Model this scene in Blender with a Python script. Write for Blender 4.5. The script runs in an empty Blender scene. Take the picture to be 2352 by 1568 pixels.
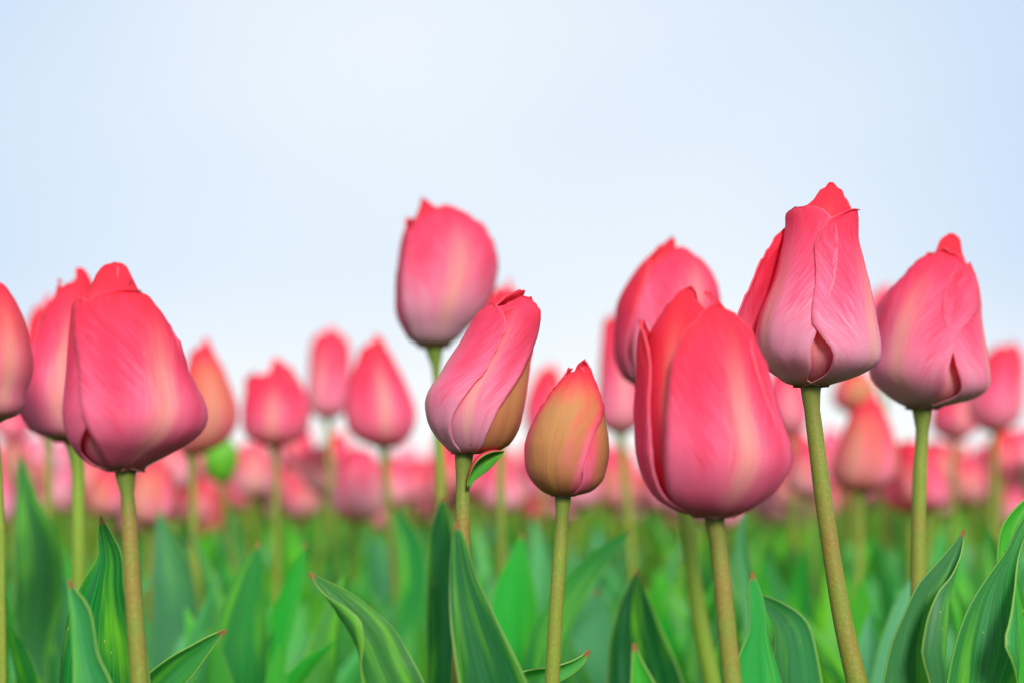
import bpy, math, random
import numpy as np
from mathutils import Vector, noise
R_ = random.Random(7)
rad = math.radians
scene = bpy.context.scene
col = scene.collection

# ------------------------------------------------------------------ camera
HC = 0.40
PITCH = math.atan((1125 - 784) / 3267.0)
cam_d = bpy.data.cameras.new('camera'); cam_d.lens = 50; cam_d.sensor_width = 36
cam = bpy.data.objects.new('camera', cam_d); col.objects.link(cam)
cam.location = (0, 0, HC); cam.rotation_euler = (math.pi / 2 + PITCH, 0, 0)
cam_d.clip_start = 0.02; cam_d.clip_end = 6000
cam_d.dof.use_dof = True; cam_d.dof.focus_distance = 0.555; cam_d.dof.aperture_fstop = 4.6
cam_d.dof.aperture_blades = 0
scene.camera = cam

# ------------------------------------------------------------------ sky, sun
SUN_EL, SUN_AZ = rad(28), rad(168)          # azimuth clockwise from +Y (the view direction)
world = bpy.data.worlds.new('World'); scene.world = world; world.use_nodes = True
wt = world.node_tree; wt.nodes.clear()
def lin(c):
    return tuple(((v / 255) / 12.92 if v / 255 <= .04045 else ((v / 255 + .055) / 1.055) ** 2.4) for v in c) + (1,)
def wn(t, **k):
    n = wt.nodes.new(t)
    for a, b in k.items(): setattr(n, a, b)
    return n
w_out = wn('ShaderNodeOutputWorld')
sky = wn('ShaderNodeTexSky', sky_type='NISHITA', sun_disc=False, sun_elevation=SUN_EL, sun_rotation=SUN_AZ)
bg1 = wn('ShaderNodeBackground'); bg1.inputs[1].default_value = 0.07
bg2 = wn('ShaderNodeBackground'); bg2.inputs[1].default_value = 0.635
wt.links.new(sky.outputs[0], bg1.inputs[0])
tc = wn('ShaderNodeTexCoord')
mp = wn('ShaderNodeMapping'); mp.inputs['Scale'].default_value = (1.5, 1.5, 3.2); mp.inputs['Location'].default_value = (0.35, 2.2, .4)
nz = wn('ShaderNodeTexNoise'); nz.inputs['Scale'].default_value = 1.5; nz.inputs['Detail'].default_value = 2.5; nz.inputs['Roughness'].default_value = .4
wt.links.new(tc.outputs['Generated'], mp.inputs[0]); wt.links.new(mp.outputs[0], nz.inputs['Vector'])
dot = wn('ShaderNodeVectorMath', operation='DOT_PRODUCT'); dot.inputs[1].default_value = Vector((-.01, .985, .17)).normalized()
wt.links.new(tc.outputs['Generated'], dot.inputs[0])
gl = wn('ShaderNodeMapRange', interpolation_type='SMOOTHSTEP'); gl.inputs[1].default_value = .89; gl.inputs[2].default_value = 1.0
gl.inputs[3].default_value = 0.0; gl.inputs[4].default_value = .72
wt.links.new(dot.outputs['Value'], gl.inputs[0])
sep = wn('ShaderNodeSeparateXYZ'); wt.links.new(tc.outputs['Generated'], sep.inputs[0])
hz = wn('ShaderNodeMapRange', interpolation_type='SMOOTHSTEP'); hz.inputs[1].default_value = .0; hz.inputs[2].default_value = .16
hz.inputs[3].default_value = 1.0; hz.inputs[4].default_value = 0.0
wt.links.new(sep.outputs[2], hz.inputs[0])
nr = wn('ShaderNodeMapRange'); nr.inputs[1].default_value = .35; nr.inputs[2].default_value = .68; nr.inputs[3].default_value = 0; nr.inputs[4].default_value = .3
wt.links.new(nz.outputs[0], nr.inputs[0])
ad = wn('ShaderNodeMath', operation='ADD', use_clamp=True); wt.links.new(gl.outputs[0], ad.inputs[0]); wt.links.new(nr.outputs[0], ad.inputs[1])
mx = wn('ShaderNodeMix', data_type='RGBA'); mx.inputs[6].default_value = lin((192, 216, 246)); mx.inputs[7].default_value = lin((240, 247, 252))
wt.links.new(ad.outputs[0], mx.inputs[0])
mx2 = wn('ShaderNodeMix', data_type='RGBA'); mx2.inputs[7].default_value = (1.0, 1.0, 1.0, 1)
wt.links.new(hz.outputs[0], mx2.inputs[0]); wt.links.new(mx.outputs[2], mx2.inputs[6])
wt.links.new(mx2.outputs[2], bg2.inputs[0])
ms = wn('ShaderNodeMixShader'); ms.inputs[0].default_value = .93
wt.links.new(bg1.outputs[0], ms.inputs[1]); wt.links.new(bg2.outputs[0], ms.inputs[2]); wt.links.new(ms.outputs[0], w_out.inputs[0])

sun_d = bpy.data.lights.new('sun', 'SUN'); sun_d.energy = 2.5; sun_d.angle = rad(14); sun_d.color = (1, .96, .9)
sun = bpy.data.objects.new('sun', sun_d); col.objects.link(sun)
sdir = Vector((math.sin(SUN_AZ) * math.cos(SUN_EL), math.cos(SUN_AZ) * math.cos(SUN_EL), math.sin(SUN_EL)))
sun.rotation_euler = (-sdir).to_track_quat('-Z', 'Y').to_euler(); sun.location = (0, -2, 4)

scene.view_settings.view_transform = 'Standard'; scene.view_settings.look = 'None'
scene.view_settings.exposure = 0.72; scene.view_settings.gamma = 1; scene.view_settings.use_curve_mapping = False
scene.cycles.max_bounces = 10; scene.cycles.transparent_max_bounces = 8
scene.cycles.diffuse_bounces = 5; scene.cycles.transmission_bounces = 6
scene.cycles.use_denoising = True

# ------------------------------------------------------------------ node helper
class NT:
    def __init__(s, name):
        s.m = bpy.data.materials.new(name); s.m.use_nodes = True
        s.t = s.m.node_tree; s.t.nodes.clear()
    def n(s, t, **k):
        n = s.t.nodes.new(t)
        for a, b in k.items(): setattr(n, a, b)
        return n
    def put(s, sock, v):
        if hasattr(v, 'is_output'): s.t.links.new(v, sock)
        else: sock.default_value = v
    def M(s, op, a, b=None, c=None, clamp=False):
        n = s.n('ShaderNodeMath', operation=op, use_clamp=clamp)
        s.put(n.inputs[0], a)
        if b is not None: s.put(n.inputs[1], b)
        if c is not None: s.put(n.inputs[2], c)
        return n.outputs[0]
    def ss(s, v, a, b, lo=0., hi=1.):
        n = s.n('ShaderNodeMapRange', interpolation_type='SMOOTHSTEP')
        s.put(n.inputs[0], v); n.inputs[1].default_value = a; n.inputs[2].default_value = b
        n.inputs[3].default_value = lo; n.inputs[4].default_value = hi
        return n.outputs[0]
    def mix(s, f, a, b):
        n = s.n('ShaderNodeMix', data_type='RGBA'); s.put(n.inputs[0], f)
        s.put(n.inputs[6], a); s.put(n.inputs[7], b); return n.outputs[2]
    def xyz(s, a, b, c):
        n = s.n('ShaderNodeCombineXYZ'); s.put(n.inputs[0], a); s.put(n.inputs[1], b); s.put(n.inputs[2], c); return n.outputs[0]
    def noise(s, vec, scale, detail=2., rough=.5):
        n = s.n('ShaderNodeTexNoise'); s.put(n.inputs['Vector'], vec); n.inputs['Scale'].default_value = scale
        n.inputs['Detail'].default_value = detail; n.inputs['Roughness'].default_value = rough; return n.outputs[0]
    def finish(s, color, trans, rough, spec, bump=None, bstr=.2, tcol=None, bdist=.001, sheen=0.):
        p = s.n('ShaderNodeBsdfPrincipled'); s.put(p.inputs['Base Color'], color)
        s.put(p.inputs['Roughness'], rough); p.inputs['Specular IOR Level'].default_value = spec
        p.inputs['Sheen Weight'].default_value = sheen
        nrm = None
        if bump is not None:
            b = s.n('ShaderNodeBump'); b.inputs['Strength'].default_value = bstr; b.inputs['Distance'].default_value = bdist
            s.put(b.inputs['Height'], bump); nrm = b.outputs[0]; s.put(p.inputs['Normal'], nrm)
        o = s.n('ShaderNodeOutputMaterial')
        if trans > 0:
            t = s.n('ShaderNodeBsdfTranslucent'); s.put(t.inputs[0], tcol if tcol is not None else color)
            if nrm is not None: s.put(t.inputs['Normal'], nrm)
            m = s.n('ShaderNodeMixShader'); m.inputs[0].default_value = trans
            s.t.links.new(p.outputs[0], m.inputs[1]); s.t.links.new(t.outputs[0], m.inputs[2])
            s.t.links.new(m.outputs[0], o.inputs[0])
        else: s.t.links.new(p.outputs[0], o.inputs[0])
        return s.m
    def uv(s):
        u = s.n('ShaderNodeUVMap', uv_map='UVMap'); q = s.n('ShaderNodeSeparateXYZ'); s.t.links.new(u.outputs[0], q.inputs[0])
        return s.M('MULTIPLY_ADD', q.outputs[0], 2., -1.), q.outputs[1]
    def oinfo(s):
        i = s.n('ShaderNodeObjectInfo'); q = s.n('ShaderNodeSeparateColor'); s.t.links.new(i.outputs['Color'], q.inputs[0])
        s.alpha = i.outputs['Alpha']; return i.outputs['Random'], q.outputs[0], q.outputs[1], q.outputs[2]

def petal_mat(name, inner=False):
    k = NT(name); t, v = k.uv(); rnd, tan, pale, red = k.oinfo()
    at = k.M('ABSOLUTE', t)
    # veins: run along the petal near the middle, fan out towards the edge higher up
    q = k.M('SUBTRACT', k.M('MULTIPLY', at, .62), k.M('MULTIPLY', v, k.M('MULTIPLY', at, .95)))
    fan = k.M('SUBTRACT', v, k.M('MULTIPLY', k.M('POWER', at, .8), .55))
    seed = k.M('MULTIPLY', rnd, 37.)
    tw = k.noise(k.xyz(t, v, seed), 2.2, 3.)
    n_long = k.noise(k.xyz(k.M('MULTIPLY', t, 42.), k.M('MULTIPLY', v, 1.6), seed), 1., 4., .62)
    n_fan = k.noise(k.xyz(k.M('MULTIPLY', fan, 70.), k.M('MULTIPLY', t, 1.5), k.M('ADD', seed, k.M('MULTIPLY', tw, .25))), 1., 4., .62)
    wf = k.ss(k.M('ADD', at, k.M('MULTIPLY', v, .5)), .25, .8)
    nn = k.M('ADD', k.M('MULTIPLY', n_fan, wf), k.M('MULTIPLY', n_long, k.M('SUBTRACT', 1., wf)))
    n_fine = k.noise(k.xyz(k.M('MULTIPLY', fan, 150.), k.M('MULTIPLY', t, 6.), seed), 1., 2., .6)
    n_flong = k.noise(k.xyz(k.M('MULTIPLY', t, 90.), k.M('MULTIPLY', v, 5.), seed), 1., 2., .6)
    nf = k.M('ADD', k.M('MULTIPLY', n_fine, wf), k.M('MULTIPLY', n_flong, k.M('SUBTRACT', 1., wf)))
    str_ = k.M('ADD', k.M('MULTIPLY', k.M('SUBTRACT', nn, .5), 1.2), k.M('MULTIPLY', k.M('SUBTRACT', nf, .5), 1.5))
    coral = lin((254, 60, 78)); rose = lin((254, 80, 116)); pink = lin((254, 134, 170)); lil = lin((247, 188, 212))
    cream = lin((253, 208, 176)); olive = lin((150, 128, 62)); tanc = lin((210, 164, 104)); tand = lin((196, 136, 86)); crim = lin((222, 22, 52))
    if inner:
        base = k.mix(k.M('ADD', k.ss(v, .05, .5), k.M('MULTIPLY', str_, .5), clamp=True), lin((205, 24, 50)), lin((254, 78, 104)))
        base = k.mix(k.ss(v, .26, .02), base, lin((165, 110, 40)))
    else:
        # long gradient up the petal
        g = k.M('ADD', k.M('ADD', v, k.M('MULTIPLY', str_, .42)), k.M('MULTIPLY', k.M('SUBTRACT', tw, .5), .25))
        g = k.M('ADD', g, k.M('MULTIPLY', red, .3))
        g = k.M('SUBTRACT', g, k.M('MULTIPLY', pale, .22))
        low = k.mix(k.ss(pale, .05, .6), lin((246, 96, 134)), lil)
        base = k.mix(k.ss(g, .0, .42), low, pink)
        base = k.mix(k.ss(g, .3, .78), base, rose)
        base = k.mix(k.ss(g, .62, 1.08), base, coral)
        # pale creamy flame on the midline
        mid = k.M('MULTIPLY', k.ss(k.M('ADD', at, k.M('MULTIPLY', str_, .25)), .3, .0), k.M('MULTIPLY', k.ss(v, .05, .3), k.ss(v, .92, .45)))
        mid = k.M('MULTIPLY', mid, k.ss(nn, .2, .65, .45, 1.0))
        base = k.mix(k.M('MULTIPLY', mid, .62), base, cream)
        # richer shoulder band
        sh = k.M('MULTIPLY', k.ss(k.M('ABSOLUTE', k.M('SUBTRACT', at, .55)), .3, .0), k.M('MULTIPLY', k.ss(g, .2, .5), k.ss(v, 1.0, .6)))
        base = k.mix(k.M('MULTIPLY', sh, .5), base, lin((243, 52, 96)))
        # tan bud blush
        tt = k.M('MULTIPLY', tan, k.ss(k.M('ADD', at, k.M('MULTIPLY', str_, .3)), 1.0, .5))
        tcolr = k.mix(k.ss(k.M('ADD', v, str_), .1, .7), tand, tanc)
        tcolr = k.mix(k.M('MULTIPLY', k.ss(nn, .5, .75), .5), tcolr, lin((206, 172, 74)))
        base = k.mix(k.M('MULTIPLY', k.M('MULTIPLY', tt, k.ss(tw, .72, .5, .55, 1.)), k.ss(v, 1.0, .66)), base, tcolr)
        base = k.mix(k.M('MULTIPLY', k.ss(k.M('ADD', v, k.M('MULTIPLY', str_, .1)), .15, .0), .9), base, olive)
        # thin light rim
        base = k.mix(k.M('MULTIPLY', k.ss(at, .95, .995), .35), base, lin((255, 170, 190)))
    h = k.M('ADD', k.M('MULTIPLY', nn, .6), k.M('MULTIPLY', nf, .4))
    tcl = k.mix(.35, base, lin((255, 60, 80)))
    return k.finish(base, .42, .58, .13, h, .45, tcl, bdist=.0007, sheen=.0)
MP = petal_mat('petal_pink'); MPI = petal_mat('petal_inside_red', True)

def leaf_mat():
    k = NT('leaf_green'); t, v = k.uv(); rnd, br, pale, hero_tip = k.oinfo()
    at = k.M('ABSOLUTE', t); seed = k.M('MULTIPLY', rnd, 53.)
    br = k.M('ADD', k.M('MULTIPLY', br, k.alpha), k.M('MULTIPLY', k.M('SUBTRACT', 1., k.alpha), .3)); pale = k.M('MULTIPLY', pale, k.alpha)
    st = k.noise(k.xyz(k.M('MULTIPLY', t, 30.), k.M('MULTIPLY', v, 1.5), seed), 1., 4., .6)
    st2 = k.noise(k.xyz(k.M('MULTIPLY', t, 110.), k.M('MULTIPLY', v, 6.), seed), 1., 2., .6)
    bl = k.noise(k.xyz(k.M('MULTIPLY', t, 1.6), k.M('MULTIPLY', v, 4.), seed), 1.3, 3.)
    dark = lin((3, 88, 36)); mid = lin((32, 174, 56)); yel = lin((130, 214, 28)); blue = lin((120, 190, 146))
    c = k.mix(k.ss(k.M('ADD', st, k.M('MULTIPLY', k.M('SUBTRACT', rnd, .5), .5)), .3, .72), dark, mid)
    c = k.mix(k.M('MULTIPLY', k.M('ADD', k.ss(bl, .5, .75), br), .85, clamp=True), c, yel)
    c = k.mix(k.M('MULTIPLY', k.M('ADD', k.ss(bl, .45, .2, 0., .28), pale), .9, clamp=True), c, blue)
    c = k.mix(k.M('MULTIPLY', k.ss(st2, .5, .75), .2), c, blue)
    sp = k.noise(k.xyz(k.M('MULTIPLY', t, 9.), k.M('MULTIPLY', v, 60.), seed), 1.6, 1.)
    c = k.mix(k.ss(sp, .77, .81), c, lin((205, 200, 110)))
    c = k.mix(k.ss(at, .955, .985), c, lin((150, 190, 92)))
    c = k.mix(k.M('MULTIPLY', k.ss(v, .989, .996), k.M('MULTIPLY', hero_tip, k.alpha)), c, lin((176, 112, 70)))
    h = k.M('ADD', k.M('MULTIPLY', st, .5), k.M('MULTIPLY', st2, .5))
    tc_ = k.mix(.6, c, lin((96, 224, 24)))
    return k.finish(c, .42, k.ss(st, .3, .8, .34, .5), .34, h, .35, tc_, bdist=.0008)
ML = leaf_mat()

def stem_mat():
    k = NT('stem_olive'); t, v = k.uv(); rnd, green, _, __ = k.oinfo()
    o = k.n('ShaderNodeTexCoord'); n1 = k.noise(o.outputs['Object'], 900., 2.); n2 = k.noise(o.outputs['Object'], 60., 3.)
    c = k.mix(k.ss(n2, .3, .7), lin((140, 118, 50)), lin((120, 136, 46)))
    c = k.mix(k.M('MULTIPLY', green, 1.), c, lin((120, 156, 40)))
    c = k.mix(k.M('MULTIPLY', k.ss(n1, .4, .75), .26), c, lin((188, 168, 96)))
    c = k.mix(k.ss(v, .93, 1.0, 0, .8), c, lin((96, 120, 44)))
    return k.finish(c, .08, .5, .35, n1, .25, bdist=.0004)
MS = stem_mat()
def soil_mat():
    k = NT('soil'); o = k.n('ShaderNodeTexCoord')
    a = k.noise(o.outputs['Object'], 30., 6., .65); b = k.noise(o.outputs['Object'], 4., 3.)
    c = k.mix(k.ss(a, .3, .7), lin((38, 30, 28)), lin((78, 62, 52))); c = k.mix(k.ss(b, .4, .7, 0, .4), c, lin((52, 44, 40)))
    return k.finish(c, 0, .9, .2, a, .6, bdist=.02)
MSOIL = soil_mat()

# ------------------------------------------------------------------ mesh helpers
F = 3267.0
cp, sp_ = math.cos(PITCH), math.sin(PITCH)
def P(px, py, d):
    x = (px - 1176) / F; y = (784 - py) / F
    fy = cp - y * sp_; fz = sp_ + y * cp
    s = d / fy
    return np.array([x * s, d, HC + fz * s])

def grid_arr(pos, uv):                    # pos (n,m,3), uv (n,m,2) -> verts, quads, loop uvs
    n, m = pos.shape[:2]
    idx = np.arange(n * m).reshape(n, m)
    q = np.stack([idx[:-1, :-1], idx[:-1, 1:], idx[1:, 1:], idx[1:, :-1]], -1).reshape(-1, 4)
    return pos.reshape(-1, 3), q, uv.reshape(-1, 2)[q.ravel()]
def join_arr(lst):                        # [(v,q,uv,mat)]
    V, Q, U, Mi, o = [], [], [], [], 0
    for v, q, u, m in lst:
        V.append(v); Q.append(q + o); U.append(u); Mi.append(np.full(len(q), m) if np.isscalar(m) else m); o += len(v)
    return np.concatenate(V), np.concatenate(Q), np.concatenate(U), np.concatenate(Mi)
def mesh(name, v, q, u, mi=None, mats=()):
    me = bpy.data.meshes.new(name)
    me.vertices.add(len(v)); me.vertices.foreach_set('co', np.ascontiguousarray(v, dtype=np.float32).ravel())
    me.loops.add(len(q) * 4); me.loops.foreach_set('vertex_index', np.ascontiguousarray(q, dtype=np.int32).ravel())
    me.polygons.add(len(q)); me.polygons.foreach_set('loop_start', np.arange(len(q), dtype=np.int32) * 4)
    me.polygons.foreach_set('loop_total', np.full(len(q), 4, dtype=np.int32))
    uvl = me.uv_layers.new(name='UVMap'); uvl.data.foreach_set('uv', np.ascontiguousarray(u, dtype=np.float32).ravel())
    me.polygons.foreach_set('use_smooth', np.ones(len(q), dtype=bool))
    for m in mats: me.materials.append(m)
    if mi is not None: me.polygons.foreach_set('material_index', np.ascontiguousarray(mi, dtype=np.int32))
    me.update(calc_edges=True)
    return me
def link(name, me, parent=None, loc=(0, 0, 0), color=(0, 0, 0, 1), solid=None):
    o = bpy.data.objects.new(name, me); col.objects.link(o); o.parent = parent; o.location = loc; o.color = color
    if solid:
        md = o.modifiers.new('thickness', 'SOLIDIFY'); md.thickness = solid; md.offset = -1
        md.material_offset = 1 if len(me.materials) > 1 else 0
    return o
def thing(loc, label, group=None, cat='tulip', name='tulip'):
    o = bpy.data.objects.new(name, None); col.objects.link(o); o.location = loc; o.empty_display_size = .02
    o['label'] = label; o['category'] = cat
    if group: o['group'] = group
    return o

def interp_smooth(pts, n, dense=1.0):     # cubic through rows of pts, by chord length; dense>1 packs samples at the end
    pts = np.array(pts, float); L = np.linalg.norm(np.diff(pts[:, :3], axis=0), axis=1) + 1e-6
    k = np.concatenate([[0], np.cumsum(L)]); sl = np.diff(pts, axis=0) / L[:, None]
    m = np.empty_like(pts); m[0] = sl[0]; m[-1] = sl[-1]
    w = L[:-1, None] / (L[:-1] + L[1:])[:, None]; m[1:-1] = sl[:-1] * (1 - w) + sl[1:] * w
    x = (1 - (1 - np.linspace(0, 1, n)) ** dense) * k[-1]; i = np.clip(np.searchsorted(k, x, side='right') - 1, 0, len(L) - 1)
    h = L[i][:, None]; t = ((x - k[i]) / L[i])[:, None]
    return (2*t**3-3*t**2+1)*pts[i] + (t**3-2*t**2+t)*h*m[i] + (-2*t**3+3*t**2)*pts[i+1] + (t**3-t**2)*h*m[i+1]
def smst(a, b, x):
    x = np.clip((x - a) / (b - a), 0, 1); return x * x * (3 - 2 * x)
def tube(pts, n=40, k=14):                # pts rows: x,y,z,r  base -> top
    c = interp_smooth(pts, n); p, r = c[:, :3], np.abs(c[:, 3])
    T = np.gradient(p, axis=0); T /= np.linalg.norm(T, axis=1)[:, None]
    A = np.cross(T, [0, 1, 0]); A /= np.linalg.norm(A, axis=1)[:, None]; B = np.cross(T, A)
    th = np.linspace(0, 2 * np.pi, k + 1)
    pos = p[:, None] + r[:, None, None] * (np.cos(th)[None, :, None] * A[:, None] + np.sin(th)[None, :, None] * B[:, None])
    uv = np.stack(np.broadcast_arrays(np.linspace(0, 1, k + 1)[None, :], np.linspace(0, 1, n)[:, None]), -1)
    return grid_arr(pos[:, ::-1], uv)

def petal(prof, phi, top=1., W=66, twist=0., layer=1., c=1.08, imb=.05, tip=.66, tp=2.2, tq=.62, lean=0., bulge=(0, .5, .2),
          curlL=0., curlR=0., tipout=0., L=None, Rr=None, ns=34, nt=26, seed=0, wav=.012, depth=0.):
    """prof rows (cx, y, z, R), base to top. phi 0 faces -Y (the camera side)."""
    C = interp_smooth(prof, 160)
    z = C[:, 2]; z0, z1 = z[0], z[-1]
    keep = z <= z0 + (z1 - z0) * top + 1e-9; last = np.max(np.nonzero(keep)[0]) + 1; C = C[:last]
    seg = np.sqrt(np.diff(C[:, 3]) ** 2 + np.diff(C[:, 2]) ** 2 + np.diff(C[:, 0]) ** 2 * .3); cum = np.concatenate([[0], np.cumsum(seg)]); cum /= cum[-1]
    s = 1 - (1 - np.linspace(0, 1, ns)) ** 1.35
    D = np.stack([np.interp(s, cum, C[:, i]) for i in range(4)], -1)
    Rmax = max(C[:, 3])
    t = np.linspace(-1, 1, nt)
    def tab(tb):
        if tb is None: tb = [(0, W * .95), (.2, W * .92), (.5, W * 1.05), (.75, W * 1.1), (1, W * 1.1)]
        return np.interp(s, [a for a, _ in tb], [b for _, b in tb])
    pl, pr = np.radians(tab(L)), np.radians(tab(Rr))
    tipf = np.where(s > tip, np.clip(1 - np.clip((s - tip) / (1 - tip), 0, 1) ** tp, 0, 1) ** tq, 1.); tipf[-1] = .015
    S, T = np.meshgrid(s, t, indexing='ij')
    ang = np.where(T < 0, pl[:, None], pr[:, None]) * T * tipf[:, None]
    Rl = D[:, 3][:, None] * layer
    aT = np.abs(T)
    win = smst(0, .18, S) 
    rr = Rl + win * (imb * Rmax * T * (.5 + .5 * smst(.1, .6, S)))
    rr += bulge[0] * Rmax * np.exp(-((S - bulge[1]) / bulge[2]) ** 2)
    rr += tipout * Rmax * smst(.7, 1., S)
    rr -= .02 * Rmax * np.exp(-(T / .07) ** 2) * win * (1 - smst(.6, 1, S)) * .8
    rr += np.where(T < 0, curlL, curlR) * Rmax * smst(.62, 1, aT) ** 1.5 * smst(.05, .3, S)
    ns_ = np.array([[noise.noise(Vector((a * 3.1 + seed * 7.7, b * 4.3, seed * 1.3))) + .5 * noise.noise(Vector((a * 7 + seed, b * 13, 3.)))
                     for b in s] for a in t]).T
    rr += wav * Rmax * 2.2 * ns_ * win * (.4 + aT)
    Rw = np.maximum(Rl, Rmax * .34); Rc = np.maximum(Rw * c, Rmax * .2)
    u = Rw * ang
    x_ = Rc * np.sin(np.clip(u / Rc, -2.2, 2.2)); r_ = rr - Rc * (1 - np.cos(np.clip(u / Rc, -2.2, 2.2)))
    # when Rl is small the arc centre moves off axis, harmless
    ph = np.radians(phi + twist * S ** 1.4 + lean * smst(.8, 1, S))
    X = D[:, 0][:, None] + np.sin(ph) * r_ + np.cos(ph) * x_
    Y = D[:, 1][:, None] - np.cos(ph) * r_ + np.sin(ph) * x_
    edge = np.array([noise.noise(Vector((b * 22, seed * 3.3, 0.))) for b in s])[:, None]
    Z = D[:, 2][:, None] + Rmax * .09 * edge * aT ** 3 * smst(.3, .8, S) * np.clip(tipf * 2, 0, 1)[:, None]
    return grid_arr(np.stack([X, Y, Z], -1), np.stack([T * .5 + .5, S], -1))

def leaf_geo(rows, fl=.35, fr=.35, wave=.0, roll=0., nt=13, ns=46, seed=0, power=1.6, view=(0, 1, 0), dense=1., vis=.36):
    """rows: x,y,z,hwL,hwR from base to tip."""
    C = interp_smooth(rows, ns, dense); p = C[:, :3]; wl = np.maximum(C[:, 3], 4e-5); wr = np.maximum(C[:, 4], 4e-5)
    T = np.gradient(p, axis=0); T /= np.linalg.norm(T, axis=1)[:, None]
    A = np.cross(np.array(view, float), T); A /= np.maximum(np.linalg.norm(A, axis=1), 1e-6)[:, None]
    N = np.cross(A, T)                     # towards the viewer
    s = 1 - (1 - np.linspace(0, 1, ns)) ** dense
    ro = np.radians(np.full(ns, float(roll)) if np.isscalar(roll) else np.interp(s, np.linspace(0, 1, len(roll)), roll))
    A2 = A * np.cos(ro)[:, None] + N * np.sin(ro)[:, None]; N2 = -A * np.sin(ro)[:, None] + N * np.cos(ro)[:, None]
    t = np.linspace(-1, 1, nt); out = np.zeros((ns, nt, 3))
    flv = fl if not np.isscalar(fl) else [fl, fl]; frv = fr if not np.isscalar(fr) else [fr, fr]
    sv = np.clip((1 - s) / vis, 0, 1)                   # 0 at the tip, 1 where the leaf leaves the picture
    FL = np.interp(sv, np.linspace(0, 1, len(flv)), flv); FR = np.interp(sv, np.linspace(0, 1, len(frv)), frv)
    for j, tv in enumerate(t):              # each half blade is an arc; strong folds curl back over the leaf
        w = wl if tv < 0 else wr; k = 1.6 * (FL if tv < 0 else FR); k = np.where(np.abs(k) < 1e-3, 1e-3, k); a = abs(tv)
        ka = np.abs(k); W = w * np.where(ka > math.pi / 2, ka, ka / np.sin(np.minimum(ka, math.pi / 2)))
        lat = W * np.sin(ka * a) / ka; n_off = np.sign(k) * W * (1 - np.cos(ka * a)) / ka
        n_off = n_off + wave * np.array([noise.noise(Vector((q * 6 + seed, math.copysign(2., tv), seed))) for q in s]) * a * a * smst(0, .05, 1 - s)
        n_off -= .05 * w * math.exp(-(a / .1) ** 2)
        out[:, j] = p + A2 * (math.copysign(1., tv) * lat)[:, None] + N2 * n_off[:, None]
    S, TT = np.meshgrid(s, t, indexing='ij')
    return grid_arr(out, np.stack([TT * .5 + .5, S], -1))

def sub(arr, o): return (arr[0] - np.array(o), arr[1], arr[2])

# ------------------------------------------------------------------ ground
def ground():
    n = 120
    a = np.linspace(-1, 1, n); g = np.sign(a) * (np.abs(a) * 1.2 + 3000 * np.abs(a) ** 9)
    X, Y = np.meshgrid(g, g + 1.0, indexing='xy')
    Z = np.array([[.012 * noise.noise(Vector((x * 9, y * 9, 0))) + .006 * noise.noise(Vector((x * 31, y * 31, 2))) if abs(x) < 5 and abs(y) < 6 else 0 for x, y in zip(r1, r2)] for r1, r2 in zip(X, Y)])
    v, q, u = grid_arr(np.stack([X, Y, Z], -1), np.stack([X, Y], -1))
    o = link('ground', mesh('ground', v, q, u, mats=[MSOIL])); o['kind'] = 'structure'; o['label'] = 'dark bare soil of the flower field'
ground()

# ------------------------------------------------------------------ hero tulips, measured one by one
OUT3 = lambda a, **k: [dict(phi=a + 120 * i, **k) for i in range(3)]
GEN = []                                   # filled further down
def prof_px(rows, d, dz=0.):
    out = []
    for y, xl, xr in rows:
        a, b = P(xl, y, d), P(xr, y, d); out.append(((a[0] + b[0]) / 2, d, a[2], (b[0] - a[0]) / 2))
    return out
def hero_leaf(own, rows, d, base, fl=.35, fr=.35, roll=0., wave=.0, color=(0, 0, 0, 1), solid=.0006, db=None, power=1.6, seed=0, label=None):
    """rows tip -> bottom (px, py, hwL, hwR); continues down to the plant's foot."""
    R = []
    for r in rows:
        x, y, a = r[:3]; b = r[3] if len(r) > 3 else a; dd = r[4] if len(r) > 4 else d
        p = P(x, y, dd); m = dd / F; R.append([p[0], p[1], p[2], a * m, b * m])
    l = R[-1]; b = np.array(base)
    w = (l[3] + l[4]) / 2
    pts = np.array(R)[:, :3]; lv = np.linalg.norm(np.diff(pts, axis=0), axis=1).sum(); vis = lv / (lv + np.linalg.norm(pts[-1] - b))
    for f in (.35, .7, 1.0):
        q = np.array(l[:3]) * (1 - f) + b * f; q[2] = l[2] * (1 - f) + .0 * f
        ww = max(w, .014) * (1 - f) + .012 * f
        R.append([q[0], q[1], q[2], ww, ww])
    R = R[::-1]
    # the tip widens like a parabola: insert a row just below it
    g = leaf_geo(R, fl, fr, wave, roll, ns=72, nt=17, seed=seed, power=power, dense=2.2, vis=vis)
    v, q, u = sub(g, base)
    o = link('leaf', mesh('leaf', v, q, u, mats=[ML]), own, color=(color[0], color[1], 1, 1), solid=solid)
    if label: o['label'] = label
    return o

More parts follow.
